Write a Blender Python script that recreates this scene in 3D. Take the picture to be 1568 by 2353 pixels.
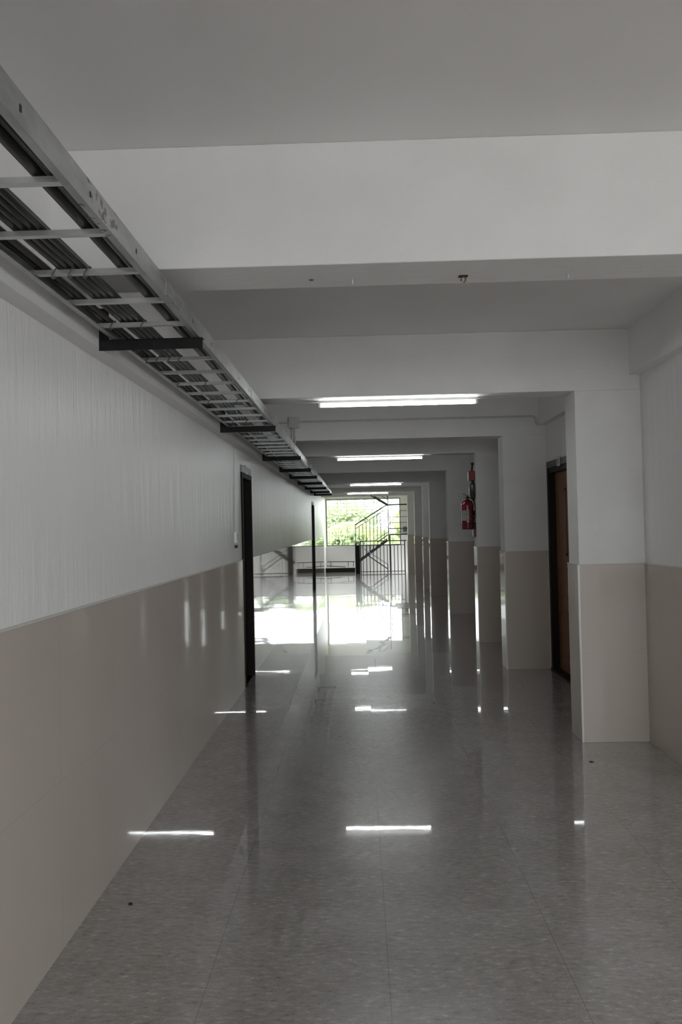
import bpy, bmesh, math, random
from mathutils import Vector, Matrix

# ------------------------------------------------------------------ scene, camera, light
for o in list(bpy.data.objects): bpy.data.objects.remove(o)
SC = bpy.context.scene
C = SC.collection
SKY = 8.0            # brightness of the overcast sky
LAMP = 29.0           # brightness of the tubes
SC.view_settings.view_transform = 'Standard'
SC.view_settings.look = 'None'
SC.view_settings.gamma = 1.0
SC.view_settings.exposure = 0.20
SC.view_settings.use_curve_mapping = False
cy = SC.cycles
cy.max_bounces = 10; cy.diffuse_bounces = 6; cy.glossy_bounces = 5; cy.transmission_bounces = 2
cy.sample_clamp_indirect = 6.0; cy.caustics_reflective = True; cy.blur_glossy = 1.0; cy.caustics_refractive = False
cy.use_denoising = True
cy.use_adaptive_sampling = True; cy.adaptive_threshold = 0.03

EYE = 1.5
F, CX, CY = 1770.0, 784.0, 1176.5
def make_camera():
    v = Vector(((824 - CX) / F, -(1208.2 - CY) / F, 1.0)).normalized()      # corridor axis seen by the lens
    up = Vector((-math.sin(.0225), math.cos(.0225), 0)); up = (up - v * v.dot(up)).normalized()
    x = v.cross(up)
    if x[0] < 0: x = -x
    right = Vector((x[0], v[0], up[0])); upw = Vector((x[1], v[1], up[1])); fw = Vector((x[2], v[2], up[2]))
    M = Matrix((( right[0], upw[0], -fw[0], 0), (right[1], upw[1], -fw[1], 0), (right[2], upw[2], -fw[2], EYE), (0, 0, 0, 1)))
    cd = bpy.data.cameras.new('camera'); cd.sensor_fit = 'VERTICAL'; cd.sensor_height = 36; cd.sensor_width = 24
    cd.lens = F / 2353 * 36; cd.clip_start = .05; cd.clip_end = 300
    co = bpy.data.objects.new('camera', cd); C.objects.link(co); co.matrix_world = M
    SC.camera = co
make_camera()

w = bpy.data.worlds.new('overcast_sky'); SC.world = w; w.use_nodes = True
nt = w.node_tree; nt.nodes.clear()
tc = nt.nodes.new('ShaderNodeTexCoord'); sp = nt.nodes.new('ShaderNodeSeparateXYZ'); rp = nt.nodes.new('ShaderNodeValToRGB')
nz = nt.nodes.new('ShaderNodeTexNoise'); nz.inputs['Scale'].default_value = 2.2; nz.inputs['Detail'].default_value = 4
bg = nt.nodes.new('ShaderNodeBackground'); out = nt.nodes.new('ShaderNodeOutputWorld')
rp.color_ramp.elements[0].position = 0.0; rp.color_ramp.elements[0].color = (.80, .86, .86, 1)
rp.color_ramp.elements[1].position = 0.6; rp.color_ramp.elements[1].color = (1, 1, 1, 1)
nt.links.new(tc.outputs['Generated'], sp.inputs[0]); nt.links.new(sp.outputs['Z'], rp.inputs[0])
mx = nt.nodes.new('ShaderNodeMix'); mx.data_type = 'RGBA'; mx.blend_type = 'MULTIPLY'; mx.inputs[0].default_value = .25
nt.links.new(tc.outputs['Generated'], nz.inputs[0]); nt.links.new(rp.outputs[0], mx.inputs[6]); nt.links.new(nz.outputs[0], mx.inputs[7])
nt.links.new(mx.outputs[2], bg.inputs[0]); bg.inputs[1].default_value = SKY; nt.links.new(bg.outputs[0], out.inputs[0])

def portal(name, loc, rot, sx, sy):
    l = bpy.data.lights.new(name, 'AREA'); l.shape = 'RECTANGLE'; l.size = sx; l.size_y = sy; l.cycles.is_portal = True
    o = bpy.data.objects.new(name, l); C.objects.link(o); o.location = loc; o.rotation_euler = rot
R = math.radians
BACK_Y = -7.0
LOBX, LOBY, LOBR = 5.6, 4.3, -2.0       # unseen lobby beside and behind the camera, laid out to let daylight in
portal('end_window_portal', (.17, 26.0, 1.62), (R(-90), 0, 0), 2.5, 1.57)
portal('rear_window_portal', (.42, BACK_Y - .25, 1.45), (R(90), 0, 0), 2.9, 2.3)
portal('lobby_window_portal', (2.75, LOBR - .25, 1.55), (R(90), 0, 0), 1.3, 1.3)
portal('lobby_window_portal', (4.25, LOBR - .25, 1.55), (R(90), 0, 0), .6, 1.3)
portal('side_opening_portal', (LOBX + .25, -.4, 1.7), (0, R(90), 0), 1.6, 2.2)
portal('stairwell_portal', (2.25, 25.0, 0), (0, R(90), 0), 2.4, .9)

# ------------------------------------------------------------------ materials
def mat(name, col=(.5, .5, .5), rough=.5, metal=0.0, spec=.5, coat=0.0):
    m = bpy.data.materials.new(name); m.use_nodes = True
    b = m.node_tree.nodes['Principled BSDF']
    b.inputs['Base Color'].default_value = (*col, 1); b.inputs['Roughness'].default_value = rough
    b.inputs['Metallic'].default_value = metal; b.inputs['Specular IOR Level'].default_value = spec
    b.inputs['Coat Weight'].default_value = coat; b.inputs['Coat Roughness'].default_value = .03
    return m
def N(m, kind, **kw):
    n = m.node_tree.nodes.new(kind)
    for k, v in kw.items():
        if k in n.inputs: n.inputs[k].default_value = v
        else: setattr(n, k, v)
    return n
def L(m, a, b): m.node_tree.links.new(a, b)
def P(m): return m.node_tree.nodes['Principled BSDF']
def pos(m, scale=(1, 1, 1), rot=(0, 0, 0)):
    g = N(m, 'ShaderNodeNewGeometry'); mp = N(m, 'ShaderNodeMapping')
    mp.inputs['Scale'].default_value = scale; mp.inputs['Rotation'].default_value = rot
    L(m, g.outputs['Position'], mp.inputs[0]); return mp.outputs[0]
def noise(m, scale, vec=(1, 1, 1), detail=3, rough=.5, rot=(0, 0, 0)):
    n = N(m, 'ShaderNodeTexNoise'); n.inputs['Scale'].default_value = scale; n.inputs['Detail'].default_value = detail
    n.inputs['Roughness'].default_value = rough
    L(m, pos(m, vec, rot), n.inputs['Vector']); return n.outputs['Fac']
def ramp(m, fac, stops):
    r = N(m, 'ShaderNodeValToRGB'); e = r.color_ramp.elements
    while len(e) < len(stops): e.new(.5)
    for i, (p, c) in enumerate(stops):
        e[i].position = p; e[i].color = (*c, 1) if not isinstance(c, (int, float)) else (c, c, c, 1)
    L(m, fac, r.inputs[0]); return r.outputs[0]
def mult(m, a, b, f=1.0, mode='MULTIPLY'):
    x = N(m, 'ShaderNodeMix'); x.data_type = 'RGBA'; x.blend_type = mode
    for i, s in ((0, f), (6, a), (7, b)):
        if hasattr(s, 'is_linked') or hasattr(s, 'links'): L(m, s, x.inputs[i])
        else: x.inputs[i].default_value = s if isinstance(s, (int, float)) else (*s, 1)
    return x.outputs[2]
def math_(m, op, a, b=0.0, c=None):
    x = N(m, 'ShaderNodeMath', operation=op)
    for i, s in enumerate([a, b] + ([c] if c is not None else [])):
        if hasattr(s, 'links'): L(m, s, x.inputs[i])
        else: x.inputs[i].default_value = s
    return x.outputs[0]
def bump(m, h, strength, dist=.01):
    b = N(m, 'ShaderNodeBump'); b.inputs['Strength'].default_value = strength; b.inputs['Distance'].default_value = dist
    L(m, h, b.inputs['Height']); L(m, b.outputs[0], P(m).inputs['Normal'])

# painted plaster: off-white, roller streaks running down the wall, semi-gloss
paint = mat('off_white_paint', (.66, .655, .64), .40, spec=.4)
c1 = ramp(paint, noise(paint, .9, detail=4), [(.3, (.79, .778, .770)), (.75, (.85, .84, .835))])
L(paint, c1, P(paint).inputs['Base Color'])
hs = math_(paint, 'ADD', noise(paint, 11, (1, 1, .10), 4, .65), math_(paint, 'MULTIPLY', noise(paint, 40, detail=2), .10))
bump(paint, hs, .75, .014)
# plaster on beams and ceiling: matt
ceil = mat('matt_ceiling_paint', (.66, .65, .64), .8, spec=.25)
c1 = ramp(ceil, noise(ceil, 1.3, detail=5), [(.3, (.79, .778, .770)), (.75, (.85, .84, .835))])
L(ceil, c1, P(ceil).inputs['Base Color']); bump(ceil, noise(ceil, 30, detail=4), .12, .01)
# beams: trowelled plaster, slightly rougher
beamm = mat('trowelled_beam_plaster', (.68, .67, .66), .7, spec=.3)
c1 = ramp(beamm, noise(beamm, 3, (1, .5, 1), 5), [(.3, (.79, .78, .773)), (.75, (.85, .842, .836))])
L(beamm, c1, P(beamm).inputs['Base Color']); bump(beamm, noise(beamm, 26, (.5, 1, 1), 5, .65), .3, .012)

def tile_mat(name, tint, axis, step, off, zstep=.6):
    m = mat(name, tint, .035, spec=.6)
    c = ramp(m, noise(m, 1.6, (1, 1, .35), 4), [(.25, tuple(t * .94 for t in tint)), (.8, tuple(min(1, t * 1.05) for t in tint))])
    g = N(m, 'ShaderNodeNewGeometry'); s = N(m, 'ShaderNodeSeparateXYZ'); L(m, g.outputs['Position'], s.inputs[0])
    a = math_(m, 'ABSOLUTE', math_(m, 'SUBTRACT', math_(m, 'FRACT', math_(m, 'DIVIDE', math_(m, 'ADD', s.outputs[axis], off), step)), .5))
    z = math_(m, 'ABSOLUTE', math_(m, 'SUBTRACT', math_(m, 'FRACT', math_(m, 'DIVIDE', s.outputs[2], zstep)), .5))
    line = math_(m, 'MAXIMUM', math_(m, 'GREATER_THAN', a, .5 - .0012 / step), math_(m, 'GREATER_THAN', z, .5 - .0010 / zstep))
    L(m, mult(m, c, tuple(t * .72 for t in tint), math_(m, 'MULTIPLY', line, .55), 'MIX'), P(m).inputs['Base Color'])
    bump(m, noise(m, 5, (1, 1, .3), 2), .02, .01)
    return m
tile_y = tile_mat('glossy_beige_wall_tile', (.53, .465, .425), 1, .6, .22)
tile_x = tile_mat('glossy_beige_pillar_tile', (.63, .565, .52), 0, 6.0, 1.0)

# floor: polished grey speckled tile
floor_m = mat('polished_speckled_floor_tile', (.2, .2, .2), .24, spec=.7, coat=1.0)
P(floor_m).inputs['Coat Roughness'].default_value = .022; P(floor_m).inputs['Coat IOR'].default_value = 1.6
fl = floor_m
big = ramp(fl, noise(fl, 7, (.8, 1, 1), 5, .6), [(.3, (.352, .330, .318)), (.7, (.432, .408, .394))])
flk = ramp(fl, noise(fl, 62, (.38, 1, 1), 6, .74, (0, 0, .25)), [(.30, (.40, .385, .37)), (.42, (.84, .84, .84)), (.56, (1, 1, 1)), (.68, (1.6, 1.57, 1.5))])
flk2 = ramp(fl, noise(fl, 330, (.6, 1, 1), 2, .5), [(.30, (.6, .6, .6)), (.42, (1, 1, 1)), (.62, (1, 1, 1)), (.72, (1.3, 1.3, 1.3))])
base = mult(fl, mult(fl, big, flk), flk2)
g = N(fl, 'ShaderNodeNewGeometry'); s = N(fl, 'ShaderNodeSeparateXYZ'); L(fl, g.outputs['Position'], s.inputs[0])
FX, FY = .6, .441
gx = math_(fl, 'DIVIDE', math_(fl, 'ADD', s.outputs[0], 12.0 - .068), FX); gy = math_(fl, 'DIVIDE', math_(fl, 'ADD', s.outputs[1], 44.1 - .105), FY)
ax = math_(fl, 'ABSOLUTE', math_(fl, 'SUBTRACT', math_(fl, 'FRACT', gx), .5)); ay = math_(fl, 'ABSOLUTE', math_(fl, 'SUBTRACT', math_(fl, 'FRACT', gy), .5))
lx = math_(fl, 'GREATER_THAN', ax, .5 - .0014 / FX); ly = math_(fl, 'GREATER_THAN', ay, .5 - .0010 / FY)
line = math_(fl, 'MAXIMUM', lx, math_(fl, 'MULTIPLY', ly, .5))
L(fl, mult(fl, base, (.10, .095, .09), math_(fl, 'MULTIPLY', line, .5), 'MIX'), P(fl).inputs['Base Color'])
# every tile lies at a very slightly different tilt, so reflections break at the joints
wn = N(fl, 'ShaderNodeTexWhiteNoise'); wn.noise_dimensions = '2D'
cb = N(fl, 'ShaderNodeCombineXYZ'); L(fl, math_(fl, 'FLOOR', gx), cb.inputs[0]); L(fl, math_(fl, 'FLOOR', gy), cb.inputs[1]); L(fl, cb.outputs[0], wn.inputs['Vector'])
sb = N(fl, 'ShaderNodeVectorMath', operation='SUBTRACT'); L(fl, wn.outputs['Color'], sb.inputs[0]); sb.inputs[1].default_value = (.5, .5, .5)
sm = N(fl, 'ShaderNodeVectorMath', operation='MULTIPLY'); L(fl, sb.outputs[0], sm.inputs[0]); sm.inputs[1].default_value = (.0025, .0045, 0)
bp = N(fl, 'ShaderNodeBump'); bp.inputs['Strength'].default_value = .05; bp.inputs['Distance'].default_value = .01
L(fl, math_(fl, 'ADD', noise(fl, 2.6, (.6, 1, 1), 2), math_(fl, 'MULTIPLY', noise(fl, 14, (.6, 1, 1), 2), .10)), bp.inputs['Height'])
ad = N(fl, 'ShaderNodeVectorMath', operation='ADD'); L(fl, bp.outputs[0], ad.inputs[0]); L(fl, sm.outputs[0], ad.inputs[1])
nm = N(fl, 'ShaderNodeVectorMath', operation='NORMALIZE'); L(fl, ad.outputs[0], nm.inputs[0]); L(fl, nm.outputs[0], P(fl).inputs['Normal']); L(fl, nm.outputs[0], P(fl).inputs['Coat Normal'])

# ladder tray aluminium with dull patches and mud specks
alu = mat('dull_galvanised_aluminium', (.42, .43, .43), .38, metal=.75)
c1 = ramp(alu, noise(alu, 14, (1, .35, 1), 5, .6), [(.3, (.33, .335, .33)), (.7, (.55, .56, .56))])
mud = ramp(alu, noise(alu, 38, detail=4), [(.52, 0.0), (.58, 1.0)])
g = N(alu, 'ShaderNodeNewGeometry'); vd = N(alu, 'ShaderNodeVectorMath', operation='DISTANCE'); L(alu, g.outputs['Position'], vd.inputs[0]); vd.inputs[1].default_value = (-.62, 1.9, 2.305)
near = math_(alu, 'LESS_THAN', vd.outputs['Value'], .12)
vd2 = N(alu, 'ShaderNodeVectorMath', operation='DISTANCE'); L(alu, g.outputs['Position'], vd2.inputs[0]); vd2.inputs[1].default_value = (-.62, 2.62, 2.305)
near2 = math_(alu, 'MULTIPLY', math_(alu, 'LESS_THAN', vd2.outputs['Value'], .16), .35)
L(alu, mult(alu, c1, (.20, .165, .12), math_(alu, 'MULTIPLY', mud, math_(alu, 'MAXIMUM', near, near2)), 'MIX'), P(alu).inputs['Base Color'])
rung_m = mat('extruded_aluminium_rung', (.60, .61, .61), .33, metal=.7)
L(rung_m, ramp(rung_m, noise(rung_m, 20, (.3, 1, 1), 3), [(.3, (.5, .51, .51)), (.7, (.68, .69, .70))]), P(rung_m).inputs['Base Color'])
blackmetal = mat('black_painted_steel', (.022, .022, .022), .6, spec=.3)
L(blackmetal, ramp(blackmetal, noise(blackmetal, 30), [(.3, (.009, .009, .009)), (.8, (.017, .017, .0165))]), P(blackmetal).inputs['Base Color'])
cable_m = mat('black_cable_sheath', (.03, .03, .031), .38)
L(cable_m, ramp(cable_m, noise(cable_m, 18, (1, .2, 1)), [(.3, (.02, .02, .021)), (.8, (.05, .049, .045))]), P(cable_m).inputs['Base Color'])
dusty_m = mat('dusty_brown_cable_sheath', (.06, .05, .042), .6)
L(dusty_m, ramp(dusty_m, noise(dusty_m, 12, (1, .3, 1)), [(.3, (.04, .036, .032)), (.75, (.10, .085, .068))]), P(dusty_m).inputs['Base Color'])
tie_m = mat('grey_plastic_tie', (.16, .16, .15), .5)
L(tie_m, ramp(tie_m, noise(tie_m, 90), [(.3, (.10, .10, .095)), (.8, (.20, .20, .19))]), P(tie_m).inputs['Base Color'])
plastic = mat('off_white_plastic', (.62, .62, .60), .35)
L(plastic, ramp(plastic, noise(plastic, 25), [(.3, (.57, .57, .55)), (.8, (.66, .66, .64))]), P(plastic).inputs['Base Color'])
bright = mat('white_enamel', (.82, .82, .8), .3)
L(bright, ramp(bright, noise(bright, 25), [(.3, (.78, .78, .76)), (.8, (.86, .86, .84))]), P(bright).inputs['Base Color'])
wood = mat('brown_wood_door_leaf', (.16, .07, .035), .45)
L(wood, ramp(wood, noise(wood, 6, (1, 5, .25), 5, .6), [(.3, (.16, .070, .034)), (.7, (.27, .125, .065))]), P(wood).inputs['Base Color'])
darkdoor = mat('near_black_door_leaf', (.014, .011, .010), .7, spec=.25)
L(darkdoor, ramp(darkdoor, noise(darkdoor, 6, (1, 5, .25), 5), [(.3, (.011, .009, .008)), (.7, (.018, .014, .012))]), P(darkdoor).inputs['Base Color'])
darkframe = mat('dark_brown_door_frame', (.024, .017, .013), .6, spec=.3)
L(darkframe, ramp(darkframe, noise(darkframe, 6, (1, 5, .25), 5), [(.3, (.018, .013, .010)), (.7, (.030, .021, .016))]), P(darkframe).inputs['Base Color'])
greyhead = mat('grey_painted_lintel', (.09, .09, .085), .5)
L(greyhead, ramp(greyhead, noise(greyhead, 12), [(.3, (.08, .08, .075)), (.8, (.11, .11, .10))]), P(greyhead).inputs['Base Color'])
lightgrey = mat('mid_grey_door_header', (.26, .26, .25), .5)
L(lightgrey, ramp(lightgrey, noise(lightgrey, 12), [(.3, (.23, .23, .22)), (.8, (.29, .29, .28))]), P(lightgrey).inputs['Base Color'])
red = mat('red_enamel', (.30, .012, .022), .18, spec=.6, coat=.4)
L(red, ramp(red, noise(red, 10), [(.3, (.15, .006, .012)), (.8, (.20, .009, .016))]), P(red).inputs['Base Color'])
redp = mat('red_plastic', (.42, .02, .035), .35)
L(redp, ramp(redp, noise(redp, 10), [(.3, (.20, .010, .02)), (.8, (.26, .013, .024))]), P(redp).inputs['Base Color'])
rubber = mat('black_rubber', (.012, .012, .012), .5)
L(rubber, ramp(rubber, noise(rubber, 40), [(.3, (.010, .010, .010)), (.8, (.016, .016, .016))]), P(rubber).inputs['Base Color'])
bell_m = mat('dark_grey_bell_metal', (.07, .07, .065), .35, metal=.5)
L(bell_m, ramp(bell_m, noise(bell_m, 35), [(.3, (.05, .05, .046)), (.8, (.10, .10, .093))]), P(bell_m).inputs['Base Color'])
label_m = mat('printed_paper_label', (.45, .45, .42), .4)
L(label_m, ramp(label_m, noise(label_m, 120, (1, 1, 2.5), 2), [(.46, (.12, .12, .11)), (.52, (.48, .48, .45))]), P(label_m).inputs['Base Color'])
alframe = mat('dark_grey_window_frame', (.07, .075, .07), .4)
L(alframe, ramp(alframe, noise(alframe, 20), [(.3, (.06, .065, .06)), (.8, (.085, .09, .085))]), P(alframe).inputs['Base Color'])
grille_m = mat('grey_grille_wire', (.16, .18, .16), .5)
L(grille_m, ramp(grille_m, noise(grille_m, 20), [(.3, (.14, .16, .14)), (.8, (.19, .21, .19))]), P(grille_m).inputs['Base Color'])
stairm = mat('dark_grey_green_stair_steel', (.035, .04, .037), .45)
L(stairm, ramp(stairm, noise(stairm, 20), [(.3, (.028, .032, .03)), (.8, (.045, .05, .047))]), P(stairm).inputs['Base Color'])
conc = mat('grey_concrete', (.42, .42, .41), .8)
L(conc, ramp(conc, noise(conc, 4, detail=5), [(.3, (.36, .36, .35)), (.8, (.48, .48, .47))]), P(conc).inputs['Base Color'])
rust = mat('rusty_wire', (.16, .09, .03), .8)
L(rust, ramp(rust, noise(rust, 120), [(.3, (.09, .05, .02)), (.7, (.28, .17, .06))]), P(rust).inputs['Base Color'])
debris_m = mat('dark_grit', (.03, .028, .026), .9)
L(debris_m, ramp(debris_m, noise(debris_m, 150), [(.3, (.02, .019, .018)), (.7, (.05, .045, .04))]), P(debris_m).inputs['Base Color'])

def leaf_mat(name, a, b, trans=.35):
    m = mat(name, a, .55, spec=.3)
    L(m, ramp(m, noise(m, 1.1, detail=4), [(.3, a), (.7, b)]), P(m).inputs['Base Color'])
    t = N(m, 'ShaderNodeBsdfTranslucent'); t.inputs[0].default_value = (*[min(1, x * 1.2) for x in b], 1)
    mixn = N(m, 'ShaderNodeMixShader'); mixn.inputs[0].default_value = trans
    o = m.node_tree.nodes['Material Output']
    L(m, P(m).outputs[0], mixn.inputs[1]); L(m, t.outputs[0], mixn.inputs[2]); L(m, mixn.outputs[0], o.inputs[0])
    return m
leaf_far = leaf_mat('hazy_grey_green_leaves', (.30, .35, .31), (.40, .44, .41), .45)  # distance haze is put into the leaf colour
leaf_mid = leaf_mat('fresh_green_leaves', (.24, .31, .17), (.36, .43, .27), .45)  # green paled in the colour to read as hazy distance
leaf_yel = leaf_mat('yellow_green_leaves', (.22, .29, .04), (.30, .36, .09), .45)
palm_leaf = leaf_mat('pale_palm_leaflets', (.27, .33, .18), (.38, .43, .28), .45)
rachis_m = leaf_mat('pale_green_palm_rib', (.24, .27, .18), (.30, .33, .24), .2)
bark = mat('brown_bark', (.13, .10, .07), .9)
L(bark, ramp(bark, noise(bark, 8, (1, 1, .3), 5), [(.3, (.08, .06, .045)), (.7, (.18, .14, .10))]), P(bark).inputs['Base Color'])
grassm = mat('grass_ground', (.20, .27, .10), .9)
L(grassm, ramp(grassm, noise(grassm, .6, detail=6), [(.3, (.15, .21, .08)), (.7, (.30, .36, .15))]), P(grassm).inputs['Base Color'])
tube_m = bpy.data.materials.new('lit_fluorescent_tube'); tube_m.use_nodes = True
b = P(tube_m); b.inputs['Emission Color'].default_value = (.95, 1, 1, 1); b.inputs['Emission Strength'].default_value = LAMP
b.inputs['Base Color'].default_value = (.9, .9, .9, 1)

# ------------------------------------------------------------------ mesh helpers
class MB:
    def __init__(s): s.bm = bmesh.new()
    def box(s, x0, x1, y0, y1, z0, z1):
        vs = [s.bm.verts.new((x, y, z)) for z in (z0, z1) for y in (y0, y1) for x in (x0, x1)]
        for f in ((0, 2, 3, 1), (4, 5, 7, 6), (0, 1, 5, 4), (2, 6, 7, 3), (0, 4, 6, 2), (1, 3, 7, 5)):
            s.bm.faces.new([vs[i] for i in f])
        return s
    def prism(s, pts, axis, a, b):
        """polygon pts (2-D) extruded along axis from a to b"""
        def v(p, t):
            if axis == 'x': return (t, p[0], p[1])
            if axis == 'y': return (p[0], t, p[1])
            return (p[0], p[1], t)
        A = [s.bm.verts.new(v(p, a)) for p in pts]; B = [s.bm.verts.new(v(p, b)) for p in pts]
        n = len(pts); s.bm.faces.new(A); s.bm.faces.new(B[::-1])
        for i in range(n): s.bm.faces.new([A[i], B[i], B[(i + 1) % n], A[(i + 1) % n]])
        return s
    def tube(s, pts, r, seg=10, cap=True):
        pts = [Vector(p) for p in pts]; rings = []
        rr = r if isinstance(r, (list, tuple)) else [r] * len(pts)
        pn = None
        for i, p in enumerate(pts):
            d = (pts[min(i + 1, len(pts) - 1)] - pts[max(i - 1, 0)]).normalized()
            if pn is None:
                n = d.cross(Vector((0, 0, 1)))
                if n.length < 1e-3: n = d.cross(Vector((1, 0, 0)))
            else: n = pn - d * d.dot(pn)
            n.normalize(); pn = n; bi = d.cross(n)
            rings.append([s.bm.verts.new(p + (n * math.cos(2 * math.pi * k / seg) + bi * math.sin(2 * math.pi * k / seg)) * rr[i]) for k in range(seg)])
        for a, b in zip(rings, rings[1:]):
            for k in range(seg): s.bm.faces.new([a[k], a[(k + 1) % seg], b[(k + 1) % seg], b[k]])
        if cap: s.bm.faces.new(rings[0][::-1]); s.bm.faces.new(rings[-1])
        return s
    def bar(s, a, b, wx, wz):
        """rectangular bar between a and b; wx across, wz tall"""
        a = Vector(a); b = Vector(b); d = (b - a).normalized(); side = Vector((0, 1, 0))
        if abs(d.dot(side)) > .9: side = Vector((1, 0, 0))
        side = (side - d * d.dot(side)).normalized(); u = d.cross(side)
        vs = [s.bm.verts.new(p + side * (i * wx / 2) + u * (j * wz / 2)) for p in (a, b) for i, j in ((-1, -1), (1, -1), (1, 1), (-1, 1))]
        for f in ((0, 3, 2, 1), (4, 5, 6, 7), (0, 1, 5, 4), (1, 2, 6, 5), (2, 3, 7, 6), (3, 0, 4, 7)): s.bm.faces.new([vs[i] for i in f])
        return s
    def lathe(s, prof, c=(0, 0, 0), seg=28, axis='z'):
        rings = []
        for r, h in prof:
            ring = []
            for k in range(seg):
                a = 2 * math.pi * k / seg
                if axis == 'z': p = (c[0] + r * math.cos(a), c[1] + r * math.sin(a), c[2] + h)
                else: p = (c[0] + h, c[1] + r * math.cos(a), c[2] + r * math.sin(a))
                ring.append(s.bm.verts.new(p))
            rings.append(ring)
        for a, b in zip(rings, rings[1:]):
            for k in range(seg): s.bm.faces.new([a[k], a[(k + 1) % seg], b[(k + 1) % seg], b[k]])
        s.bm.faces.new(rings[0][::-1]); s.bm.faces.new(rings[-1])
        return s
    def build(s, name, m, parent=None, smooth=False, bevel=0.0, off=(0, 0, 0)):
        if any(off):
            for v in s.bm.verts: v.co -= Vector(off)
        bmesh.ops.remove_doubles(s.bm, verts=s.bm.verts, dist=1e-6)
        bmesh.ops.recalc_face_normals(s.bm, faces=s.bm.faces)
        me = bpy.data.meshes.new(name); s.bm.to_mesh(me); s.bm.free()
        me.materials.append(m)
        if smooth:
            for p in me.polygons: p.use_smooth = True
            me.set_sharp_from_angle(angle=math.radians(45))
        o = bpy.data.objects.new(name, me); C.objects.link(o)
        if parent: o.parent = parent
        if bevel:
            bv = o.modifiers.new('edge', 'BEVEL'); bv.width = bevel; bv.segments = 2; bv.limit_method = 'ANGLE'
        return o
def tag(o, label, cat, group=None, kind=None):
    o['label'] = label; o['category'] = cat
    if group: o['group'] = group
    if kind: o['kind'] = kind
    return o
def empty(name, loc, label=None, cat=None, group=None, kind=None):
    o = bpy.data.objects.new(name, None); C.objects.link(o); o.location = loc; o.empty_display_size = .1
    if label: tag(o, label, cat, group, kind)
    return o
def struct(o, label=None, cat=None):
    o['kind'] = 'structure'
    if label: o['label'] = label; o['category'] = cat
    return o
def copy_tree(o, parent=None):
    c = o.copy(); C.objects.link(c)
    if parent: c.parent = parent
    for ch in list(o.children): copy_tree(ch, c)
    return c

XL, XR, XP = -1.106, 1.945, 1.497      # left wall face, right wall face, pillar faces
ZB, ZC, TT = 2.39, 2.81, 1.20          # beam underside, ceiling, top of the tiling
END = 25.9                             # end wall with the window
BT = .25                               # beam thickness

# ------------------------------------------------------------------ structure
fm = MB(); fm.box(XL - .3, XR + .3, BACK_Y - .2, 24.34, -.25, 0); fm.box(XR + .3, LOBX + .2, LOBR - .2, LOBY + .2, -.25, 0); fm.box(XL - .3, -.13, 24.34, 25.28, -.25, 0)
struct(fm.build('floor', floor_m), 'polished grey speckled tile floor mirroring the end window', 'floor')
struct(MB().box(XL - .3, XR + .3, BACK_Y - .2, END + .3, ZC, ZC + .25).box(XR + .3, LOBX + .2, LOBR - .2, LOBY + .2, ZC, ZC + .25).build('ceiling', ceil), 'flat off-white ceiling slab between the beams', 'ceiling')

LD = [(7.262, 7.905), (18.42, 19.22)]          # left doors
DZ = 2.035
def wall_with_holes(name, xa, xb, y0, y1, holes, z0, z1, m):
    b = MB(); y = y0
    for a, c, zt in holes:
        b.box(xa, xb, y, a, z0, z1); b.box(xa, xb, a, c, zt, z1)
        if z0 < 0: b.box(xa, xb, a, c, z0, 0)
        y = c
    b.box(xa, xb, y, y1, z0, z1)
    return struct(b.build(name, m))
wl = wall_with_holes('wall_left', XL - .25, XL, BACK_Y, END, [(a, c, DZ + .068) for a, c in LD], -3, ZC, paint)
tag(wl, 'long off-white painted wall with beige tiling along its foot', 'wall')
b = MB(); y = BACK_Y
for a, c in LD + [(24.3, 24.3)]:
    b.box(XL, XL + .010, y, a, 0, TT); y = c
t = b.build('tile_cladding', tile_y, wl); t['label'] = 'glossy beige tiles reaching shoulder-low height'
b = MB(); y = BACK_Y
for a, c in LD + [(24.3, 24.3)]:
    b.box(XL, XL + .014, y, a, TT, TT + .006); y = c
t = b.build('tile_cap', plastic, wl)
RD = (6.93, 7.90)
wr = wall_with_holes('wall_right', XR, XR + .25, LOBY, 24.5, [(RD[0], RD[1], 2.105)], -3, ZC, paint)
tag(wr, 'off-white painted wall recessed behind the row of pillars', 'wall')
b = MB(); b.box(XR - .010, XR, LOBY, RD[0], 0, TT); b.box(XR - .010, XR, RD[1], 24.3, 0, TT)
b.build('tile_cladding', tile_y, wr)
b = MB(); b.box(XR - .014, XR, LOBY, RD[0], TT, TT + .006); b.box(XR - .014, XR, RD[1], 24.3, TT, TT + .006)
b.build('tile_cap', plastic, wr)
# end wall with its opening
WX0, WX1, WZ0, WZ1 = -1.085, 1.42, .83, 2.41
b = MB(); b.box(XL - .25, XR + .25, END, END + .2, -3, WZ0); b.box(XL - .25, XR + .25, END, END + .2, WZ1, ZC)
b.box(XL - .25, WX0, END, END + .2, WZ0, WZ1); b.box(WX1, XR + .25, END, END + .2, WZ0, WZ1)
struct(b.build('wall_back', ceil), 'pale end wall around the big stairwell window', 'wall')
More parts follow.
